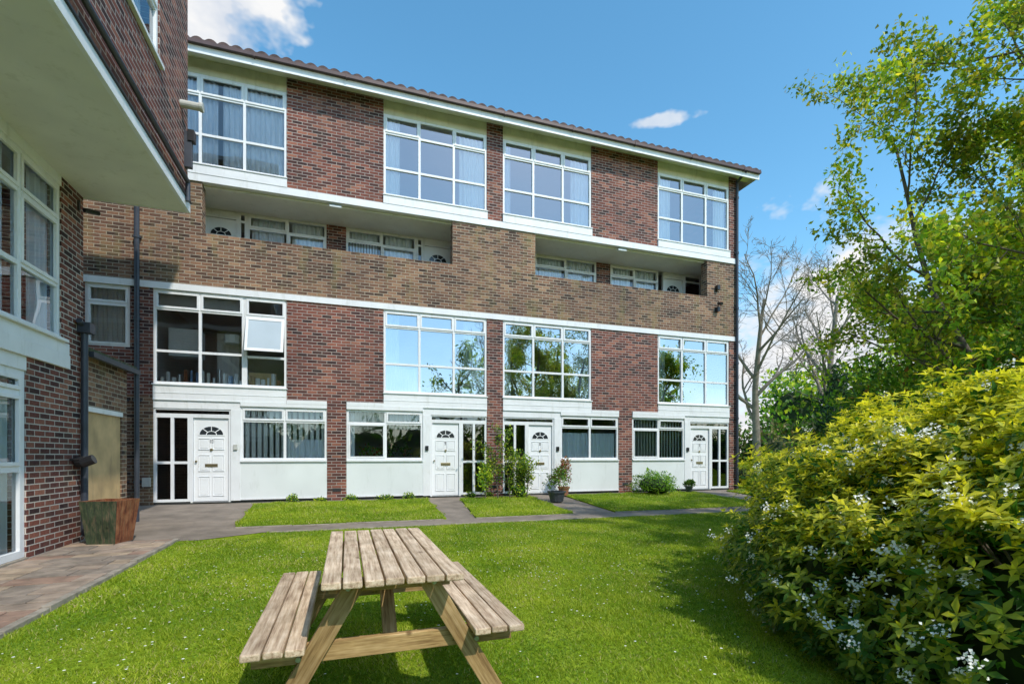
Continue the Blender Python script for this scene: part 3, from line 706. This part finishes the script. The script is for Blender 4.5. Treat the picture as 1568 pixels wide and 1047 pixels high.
# ------------------------------------------------------------------ PICNIC TABLE
pt = empty('picnic_table'); TX = .225; Y0, Y1 = 2.42, 4.08; TZ = .515
def pbox(name, cx, cy, cz, sx, sy, sz, mat, parent, bev=.005, rot=None):
    b = MB(); b.box(-sx / 2, sx / 2, -sy / 2, sy / 2, -sz / 2, sz / 2, mat)
    o = b.build(name, parent, bev); o.location = (cx, cy, cz)
    if rot is not None: o.rotation_euler = rot
    return o
def beam(name, a, c, wd, th, mat, parent):
    a = Vector(a); c = Vector(c); d = c - a; b = MB(); L = d.length
    b.box(-wd / 2, wd / 2, -th / 2, th / 2, -L / 2, L / 2, mat); o = b.build(name, parent, .004)
    z = d.normalized(); y = Vector((0, 1, 0))
    if abs(z.dot(y)) > .9: y = Vector((1, 0, 0))
    x = y.cross(z).normalized(); y = z.cross(x)
    o.matrix_world = Matrix.Translation((a + c) / 2) @ Matrix((x, y, z)).transposed().to_4x4(); return o
NP = 7; PW = .68 / NP
for i in range(NP):
    pbox('top_plank_%d' % (i + 1), TX - .34 + PW * (i + .5), (Y0 + Y1) / 2 + random.uniform(-.006, .006), TZ - .0175 + random.uniform(-.002, .002), PW - .009, Y1 - Y0, .036, M_WTOP, pt, .007, (0, random.uniform(-.008, .008), random.uniform(-.002, .002)))
SZ = .205
for s in (-1, 1):
    for i in range(3):
        pbox('seat_plank', TX + s * (.405 + .093 * (i + .5)), (Y0 + Y1) / 2 + .06 + random.uniform(-.006, .006), SZ - .0175 + random.uniform(-.002, .002), .085, Y1 - Y0, .036, M_WTOP, pt, .007)
GZ = gz(3.)
for yy, tag in ((Y0 + .20, 'front'), (Y1 - .22, 'rear')):
    sg = -1 if tag == 'front' else 1
    for s in (-1, 1):
        beam(tag + '_leg', (TX + s * .175, yy, TZ - .045), (TX + s * .60, yy, GZ - .02), .095, .044, M_WLEG, pt)
        for (bx_, bz_) in ((.20, TZ - .075), (.43, SZ - .09)):
            b = MB(); x_ = TX + s * bx_ + (s * .015); b.cyl((x_, yy + sg * .022, bz_), (x_, yy + sg * .034, bz_), .013, M_STEEL); b.build('bolt', pt)
    beam(tag + '_seat_beam', (TX - .66, yy - sg * .045, SZ - .085), (TX + .66, yy - sg * .045, SZ - .085), .095, .044, M_WLEG, pt)
    beam(tag + '_top_batten', (TX - .31, yy - sg * .045, TZ - .075), (TX + .31, yy - sg * .045, TZ - .075), .07, .044, M_WLEG, pt)
    beam(tag + '_brace', (TX, yy - sg * .07, SZ - .10), (TX, yy - sg * .55, TZ - .06), .075, .044, M_WLEG, pt)

# ------------------------------------------------------------------ WOODEN PLANTER by the corner
pl = empty('wooden_planter_box')
def taper(name, cx, cy, z0, z1, wb, wt, db, dt, parent):
    b = MB()
    B = [(-wb / 2, -db / 2, 0), (wb / 2, -db / 2, 0), (wb / 2, db / 2, 0), (-wb / 2, db / 2, 0)]; Tt = [(-wt / 2, -dt / 2, z1 - z0), (wt / 2, -dt / 2, z1 - z0), (wt / 2, dt / 2, z1 - z0), (-wt / 2, dt / 2, z1 - z0)]
    k = .86; I = [(p[0] * k, p[1] * k, p[2]) for p in Tt]; J = [(p[0] * k, p[1] * k, p[2] - .12) for p in Tt]
    ms = [M_WGRN, M_WRUST, M_WGRN, M_WRUST]
    for i in range(4):
        j = (i + 1) % 4
        for q in range(5):
            t0, t1 = q / 5 + .006, (q + 1) / 5 - .006
            v = [Vector(B[i]).lerp(Vector(B[j]), t0), Vector(B[i]).lerp(Vector(B[j]), t1), Vector(Tt[i]).lerp(Vector(Tt[j]), t1), Vector(Tt[i]).lerp(Vector(Tt[j]), t0)]
            b.poly([(p.x * 1.025, p.y * 1.025, p.z) for p in v], ms[i])
        b.poly([B[i], B[j], Tt[j], Tt[i]], M_DARK); b.poly([Tt[i], Tt[j], I[j], I[i]], M_WRUST); b.poly([I[i], I[j], J[j], J[i]], M_WRUST)
    b.poly(J, M_DARK)
    o = b.build(name, parent); o.location = (cx, cy, z0); return o
o = taper('planter_body', -3.22, 8.58, gz(8.6) + .03, gz(8.6) + .64, .36, .48, .38, .50, pl); o.rotation_euler = (0, 0, math.radians(-12))

# ------------------------------------------------------------------ FOLIAGE
def shell(ells, n, lo=.72, lump=.14, seed=0):
    P = []; D = []
    wts = np.array([e[3] * e[4] for e in ells]); wts = wts / wts.sum()
    for e, w_ in zip(ells, wts):
        k = int(n * w_); u = rdir(k); u[:, 2] = np.where(u[:, 2] < -.55, -u[:, 2], u[:, 2])
        lm = 1 + lump * (np.sin(u[:, 0] * 7 + e[0]) * np.sin(u[:, 1] * 6 + e[1]) + np.sin(u[:, 2] * 8 + u[:, 0] * 5)) * .7
        r = lo + (1 - lo) * np.sqrt(rng.random(k)); s = np.array([e[3], e[3], e[4]])
        P.append(np.array(e[:3]) + u * s * (r * lm)[:, None]); D.append(unit(u / s))
    return np.concatenate(P), np.concatenate(D)
def inside_filter(P, D, ells, k=.62):
    keep = np.ones(len(P), bool)
    for e in ells: keep &= (((P - np.array(e[:3])) / np.array([e[3], e[3], e[4]])) ** 2).sum(1) > k
    return P[keep], D[keep]
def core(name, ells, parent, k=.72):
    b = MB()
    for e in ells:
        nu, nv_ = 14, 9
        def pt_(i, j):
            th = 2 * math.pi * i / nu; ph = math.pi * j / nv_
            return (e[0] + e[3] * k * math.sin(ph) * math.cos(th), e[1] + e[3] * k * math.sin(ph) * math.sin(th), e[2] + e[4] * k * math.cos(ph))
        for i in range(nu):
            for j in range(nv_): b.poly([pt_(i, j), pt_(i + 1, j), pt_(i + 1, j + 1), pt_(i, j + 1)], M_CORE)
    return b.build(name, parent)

def leaf_mass(name, ells, n, L, W, cols, w=None, lump=.2, lo=.6, corek=.7, parent=None, up=.3, hi=1.):
    par = parent or empty(name)
    P, D = shell(ells, n, lo, lump); k = len(P)
    if hi < 1: P = np.concatenate([np.array(e[:3]) * 0 for e in ells[:1]] + [P.reshape(-1)])[3:].reshape(-1, 3)
    dd = unit(D * .5 + rng.normal(0, .7, D.shape) + np.array([0, 0, up])); nn = unit(D + rng.normal(0, .5, D.shape))
    v, t = leaves(P, dd, nn, L * rng.uniform(.7, 1.3, k), W * rng.uniform(.7, 1.3, k))
    c = palette(k, cols, w) * (.6 + .6 * np.clip((np.sin(P[:, :1] * 3.1) * np.sin(P[:, 1:2] * 2.7) * np.sin(P[:, 2:] * 3.7) + .5), 0, 1))
    np_mesh('leaves', v, t, [M_LEAF], rep(c), par)
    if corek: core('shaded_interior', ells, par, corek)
    return par

def whorl_bush(name, ells, n, L, W, young, old, nl=8, ys=.45, flowers=0, corek=.74):
    par = empty(name)
    P, D = shell(ells, n, .80, .16); P, D = inside_filter(P, D, ells, .60)
    kk = P[:, 2] > -.24; P = P[kk]; D = D[kk]
    sh = rng.random(len(P)) < .22; P[sh] += (D[sh] * .5 + np.array([0, 0, .8])) * rng.uniform(.03, .16, (sh.sum(), 1))
    ax = unit(D * .7 + np.array([0, 0, .75]) + rng.normal(0, .26, D.shape)); k = len(P)
    ref = rdir(k); A_ = unit(np.cross(ax, ref)); B_ = np.cross(ax, A_)
    patch_ = np.sin(P[:, 0] * 4.1 + P[:, 2] * 3) * np.sin(P[:, 1] * 3.7 + P[:, 2] * 2.3)
    young_p = np.clip((ax[:, 2] * .5 + D[:, 2] * .75) + rng.normal(0, .26, k) + patch_ * .22 + ys - .62 + sh * .25, 0, 1)
    Vs = []; Ts = []; Cs = []; off = 0
    for j in range(nl):
        ring = j % 2; ang = 2 * math.pi * j / nl + rng.uniform(-.25, .25, k)
        tilt_ = np.where(ring == 0, rng.uniform(.2, .6, k), rng.uniform(-.25, .25, k))
        rad = A_ * np.cos(ang)[:, None] + B_ * np.sin(ang)[:, None]
        dd = unit(rad + ax * tilt_[:, None]); ll = L * rng.uniform(.7, 1.2, k)
        start = P - ax * (0 if ring == 0 else .03)
        v, t = leaves(start, dd, ax, ll, W * rng.uniform(.8, 1.2, k))
        yp = (young_p * (1.0 if ring == 0 else .4))[:, None]
        c = lum_var(np.array(old) * (1 - yp) + np.array(young) * yp, .2)
        Vs.append(v); Ts.append(t + off); Cs.append(rep(c)); off += len(v)
    v, t = leaves(P, unit(ax + rng.normal(0, .2, ax.shape)), A_, L * .6, W * .8); Vs.append(v); Ts.append(t + off)
    Cs.append(rep(lum_var(np.array(old) * 1.3 * (1 - young_p[:, None]) + np.array(young) * 1.1 * young_p[:, None]))); off += len(v)
    # leaves with a darkened colour deeper in the bush
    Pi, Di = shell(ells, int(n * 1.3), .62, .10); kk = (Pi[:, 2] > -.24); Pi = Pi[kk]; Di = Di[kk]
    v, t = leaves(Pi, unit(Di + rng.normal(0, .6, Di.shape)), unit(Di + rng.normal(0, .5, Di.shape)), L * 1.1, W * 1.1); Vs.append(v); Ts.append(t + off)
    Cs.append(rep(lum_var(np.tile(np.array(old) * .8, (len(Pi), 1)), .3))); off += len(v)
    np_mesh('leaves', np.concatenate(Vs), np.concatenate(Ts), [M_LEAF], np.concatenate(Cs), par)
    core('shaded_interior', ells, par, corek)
    tb = Tubes(); R = random.Random(3)
    for e in ells:
        for i in range(10):
            a = R.uniform(0, 6.28); d = Vector((math.cos(a) * .6, math.sin(a) * .6, 1)); p = Vector((e[0], e[1], -.25)); q = p + Vector((d.x * e[3] * .9, d.y * e[3] * .9, (e[2] + e[4] * .5 + .25)))
            tb.add([p, p.lerp(q, .5) + Vector((0, 0, .1)), q], [.02, .014, .006], 5)
    np_mesh('stems', tb.V, tb.F, [M_BARK], None, par, 4)
    if flowers:
        wgt = np.exp(-(P[:, 0] - 2.6) * .9) * (.3 + np.clip(patch_, 0, 1)); wgt /= wgt.sum()
        idx = rng.choice(len(P), flowers, replace=False, p=wgt); c_ = P[idx] + ax[idx] * .045 + D[idx] * .02
        Vs = []; Ts = []; off = 0
        for q in range(24):
            s = c_ + rng.normal(0, .020, c_.shape); v, t = leaves(s, rdir(len(s)) + ax[idx] * .5, ax[idx], .019, .017); Vs.append(v); Ts.append(t + off); off += len(v)
        np_mesh('flowers', np.concatenate(Vs), np.concatenate(Ts), [M_PETAL], None, par)
    return par
E = [(4.85, 2.85, .30, 1.58, 1.15), (4.3, 1.95, .25, 1.10, 1.33), (3.55, 2.55, .10, .68, .80), (5.4, 3.6, .35, 1.3, 1.1), (3.4, 1.35, .10, .76, 1.12), (3.45, 2.0, .0, .66, .85), (4.0, 2.6, .4, .7, .9)]
whorl_bush('flowering_choisya_bush', E, 11500, .078, .030, (.74, .68, .050), (.060, .175, .024), 8, .62, 260, .60)

GR = [(.11, .25, .025), (.17, .35, .03), (.30, .46, .04), (.06, .15, .022)]
leaf_mass('mixed_shrub_hedge', [(8.7, 5.6, .9, 1.4, 1.9), (9.9, 5.4, 1.2, 1.6, 2.2), (8.0, 4.1, .7, 1.3, 1.7), (11.6, 5.2, 1.4, 1.8, 2.3), (9.0, 3.4, 1.2, 1.7, 2.0)], 30000, .10, .045, GR + [(.42, .20, .07), (.50, .54, .06)], [.25, .28, .22, .08, .05, .12], .28, .6, .62)
def leafy_tree(name, base, d0, L, r, cfg, mx, seed, ll, lw, cols, per, spread, w=None, bark=None, starts=None):
    R = random.Random(seed); tb = Tubes(); lp = []
    for dd_ in (starts or [d0]):
        grow(tb, lp, Vector(base) + Vector((R.uniform(-.1, .1), R.uniform(-.1, .1), 0)), Vector(dd_).normalized(), L * R.uniform(.85, 1.1) if starts else L, r, 0, mx, cfg, R)
    par = empty(name); np_mesh('trunk_and_limbs', tb.V, tb.F, [bark or M_BARK], None, par, 4)
    if per:
        Q = np.array([p[:] for p, _ in lp]); Q = np.repeat(Q, per, axis=0); k = len(Q); Q = Q + rng.normal(0, spread, Q.shape)
        dd = unit(rng.normal(0, 1, Q.shape) + np.array([0, 0, -.1])); v, t = leaves(Q, dd, rdir(k), ll * rng.uniform(.6, 1.25, k), lw * rng.uniform(.7, 1.2, k))
        c = palette(k, cols, w) * (.85 + .3 * np.sin(Q[:, :1] * 2.3 + Q[:, 2:] * 1.9))
        np_mesh('leaves', v, t, [M_LEAF], rep(c), par)
    return par
YG = [(.62, .66, .05), (.48, .60, .045), (.30, .46, .035), (.70, .60, .07), (.16, .30, .03)]
cfgA = dict(segs=[8, 8, 6, 5], wig=[.07, .12, .16, .2], trop=[.05, .05, .03, .0], leaf_lev=2, kids=[8, 8, 4], t0=[.25, .2, .15], ang=[(30, 65), (30, 65), (25, 60)], ratio=[.36, .48, .45], rmin=.003, tip=.25)
leafy_tree('spring_leaf_tree', (9.2, 3.5, -.24), None, 7.2, .07, cfgA, 3, 11, .085, .048, YG, 5, .07, starts=[(-.30, .05, 1), (-.08, .25, 1), (-.42, .25, 1), (-.36, -.12, 1)])
leafy_tree('spring_leaf_tree', (11.0, 5.2, -.2), None, 5.8, .08, cfgA, 3, 5, .10, .055, YG, 6, .09, starts=[(-.22, .15, 1), (.1, 0, 1), (-.40, -.10, 1)])
leafy_tree('spring_leaf_tree', (13.0, 6.4, -.1), None, 5.2, .09, cfgA, 3, 21, .13, .07, YG + GR[:2], 6, .12, starts=[(-.15, .1, 1), (.2, 0, 1), (-.35, .1, 1)])
leafy_tree('evergreen_tree', (6.7, 1.1, -.24), None, 4.4, .05, dict(cfgA, ratio=[.26, .4, .4], kids=[10, 5, 3]), 3, 8, .12, .06, [(.07, .18, .025), (.12, .29, .03), (.20, .38, .035)], 2, .05, starts=[(-.02, .12, 1)])

cfgB = dict(segs=[8, 7, 6, 5, 4], wig=[.05, .10, .14, .18, .2], trop=[.04, .10, .08, .05, .03], leaf_lev=9, kids=[9, 6, 6, 4], t0=[.25, .25, .2, .1], ang=[(22, 50), (25, 55), (25, 60), (25, 60)], ratio=[.58, .58, .55, .5], rmin=.013, tip=.3)
def bare(base, L, r, seed): return leafy_tree('bare_tree', base, (0, 0, 1), L, r, cfgB, 4, seed, .1, .1, YG, 0, .1, bark=M_BARKL)
bare((24.0, 24.0, 0), 10.5, .28, 2); bare((28.5, 22.5, 0), 11, .30, 9); bare((24.5, 32, 0), 12.5, .30, 14)
BRN2 = [(.24, .19, .09), (.18, .20, .05), (.33, .28, .13), (.11, .16, .04)]
leaf_mass('distant_hedge', [(24 + i * 2.2 + random.uniform(-.5, .5), 27 - i * 2.4, random.uniform(.8, 1.6), random.uniform(1.8, 2.6), random.uniform(1.6, 2.8)) for i in range(11)], 20000, .28, .16, BRN2 + GR[:2], None, .3, .6, .75)
leaf_mass('conifer_tree', [(27.6, 21.6, 1.2, 1.5, 2.2), (27.6, 21.6, 3.0, 1.1, 2.2), (27.6, 21.6, 4.6, .6, 1.8)], 6000, .22, .09, [(.03, .075, .025), (.05, .11, .035)], None, .2, .6, .75)
leaf_mass('tree_line', [(34 + i * 2.5, 30 - i * 4.5, 3.5 + random.uniform(-1, 1), 3.2, 3.8 + random.uniform(-1, 1.5)) for i in range(9)], 14000, .45, .28, GR + YG[:2], None, .35, .5, .6)

cfgC = dict(segs=[7, 6, 4, 3], wig=[.06, .12, .16, .2], trop=[.05, .06, .03, .0], leaf_lev=2, kids=[9, 7, 3], t0=[.25, .2, .15], ang=[(30, 65), (30, 65), (25, 60)], ratio=[.6, .5, .45], rmin=.012, tip=.3)
for i, (x, y, L) in enumerate(((8.5, -13, 8.0), (17, -14, 9.0), (-8, -13, 8.5), (27, -11, 9.5))):
    leafy_tree('garden_tree', (x, y, -.25), (0, 0, 1), L, .18, cfgC, 3, 40 + i, .26, .16, GR + YG[:2], 2, .18)
bare((12, -15, -.25), 10, .25, 31)
leaf_mass('boundary_hedge', [(-12 + i * 3.4, -13 + random.uniform(-1, 1), 1.0, 2.3, random.uniform(2.0, 3.2)) for i in range(15)], 12000, .32, .18, GR, None, .3, .6, .8)

def shrub(name, x, y, r, h, cols, n=900, L=.06, W=.03):
    z = gz(y); return leaf_mass(name, [(x, y, z + h * .45, r, h * .55), (x + r * .35, y - .05, z + h * .35, r * .7, h * .42)], n, L, W, cols, None, .25, .55, .65)
shrub('green_shrub', 8.45, 12.25, .62, .66, GR, 2600)
shrub('yellow_shrub', 13.1, 13.6, .55, .85, YG, 1800, .07)
shrub('green_shrub', 12.7, 12.6, .4, .45, GR, 900)
shrub('green_shrub', 4.35, 12.45, .25, .38, GR + YG[:1], 500, .05)
for x in (-1.2, -.6, .1, .9, 1.5, 3.1, 3.6): shrub('border_plant', x, 12.72, random.uniform(.12, .22), random.uniform(.10, .2), GR + YG[:1], 150, .05)
cfgR = dict(segs=[6, 5, 4], wig=[.12, .18, .2], trop=[.06, .02, .0], leaf_lev=1, kids=[7, 4], t0=[.25, .2], ang=[(25, 60), (30, 60)], ratio=[.55, .5], rmin=.004, tip=.4)
for sx, L, sd in ((3.80, 1.3, 3), (4.10, 1.5, 4), (4.35, 1.1, 8), (3.35, .75, 6), (4.55, .9, 12)):
    leafy_tree('rose_shrub', (sx, 12.25, gz(12.25)), (random.uniform(-.2, .3), -.05, 1), L, .014, cfgR, 2, sd, .075, .042, GR + YG[:2], 4, .05)
def pot(name, x, y, r, h, cols, ph, mat):
    par = empty(name); z = gz(y) + .035; b = MB(); n = 14
    prof = [(r * .72, 0), (r * .95, h * .85), (r * 1.08, h * .86), (r * 1.08, h), (r * .92, h), (r * .9, h * .9)]
    for i in range(n):
        a, c = 6.2832 * i / n, 6.2832 * (i + 1) / n
        for (r0, z0), (r1, z1) in zip(prof[:-1], prof[1:]):
            b.poly([(x + r0 * math.cos(a), y + r0 * math.sin(a), z + z0), (x + r0 * math.cos(c), y + r0 * math.sin(c), z + z0), (x + r1 * math.cos(c), y + r1 * math.sin(c), z + z1), (x + r1 * math.cos(a), y + r1 * math.sin(a), z + z1)], mat)
    b.poly([(x + r * .9 * math.cos(6.2832 * i / n), y + r * .9 * math.sin(6.2832 * i / n), z + h * .9) for i in range(n)], M_DARK)
    b.build('pot', par)
    leaf_mass(name, [(x, y, z + h + ph * .4, r * 1.3, ph * .55), (x + .05, y, z + h + ph * .75, r * .8, ph * .4)], 700, .06, .03, cols, None, .25, .3, 0, par)
    return par
M_POT = simple('glazed_pot', (.05, .06, .07), .4, .2); M_POT2 = simple('clay_pot', (.30, .13, .07), .8, .2)
pot('potted_plant', 5.0, 11.35, .22, .26, GR + [(.16, .05, .03)], .5, M_POT)
pot('potted_plant', 5.72, 12.5, .16, .24, [(.40, .09, .06), (.16, .20, .04)], .70, M_POT2)
pot('potted_plant', 9.85, 12.45, .12, .18, GR, .15, M_POT)
b_ = leaf_mass('window_sill_plants', [(.5 + i * .33, 13.28, 1.12 + random.uniform(0, .12), .16, .18) for i in range(4)], 500, .07, .035, GR + [(.4, .08, .05)], None, .3, .3, 0)
b_.parent = bld
print('objects', len(bpy.data.objects))
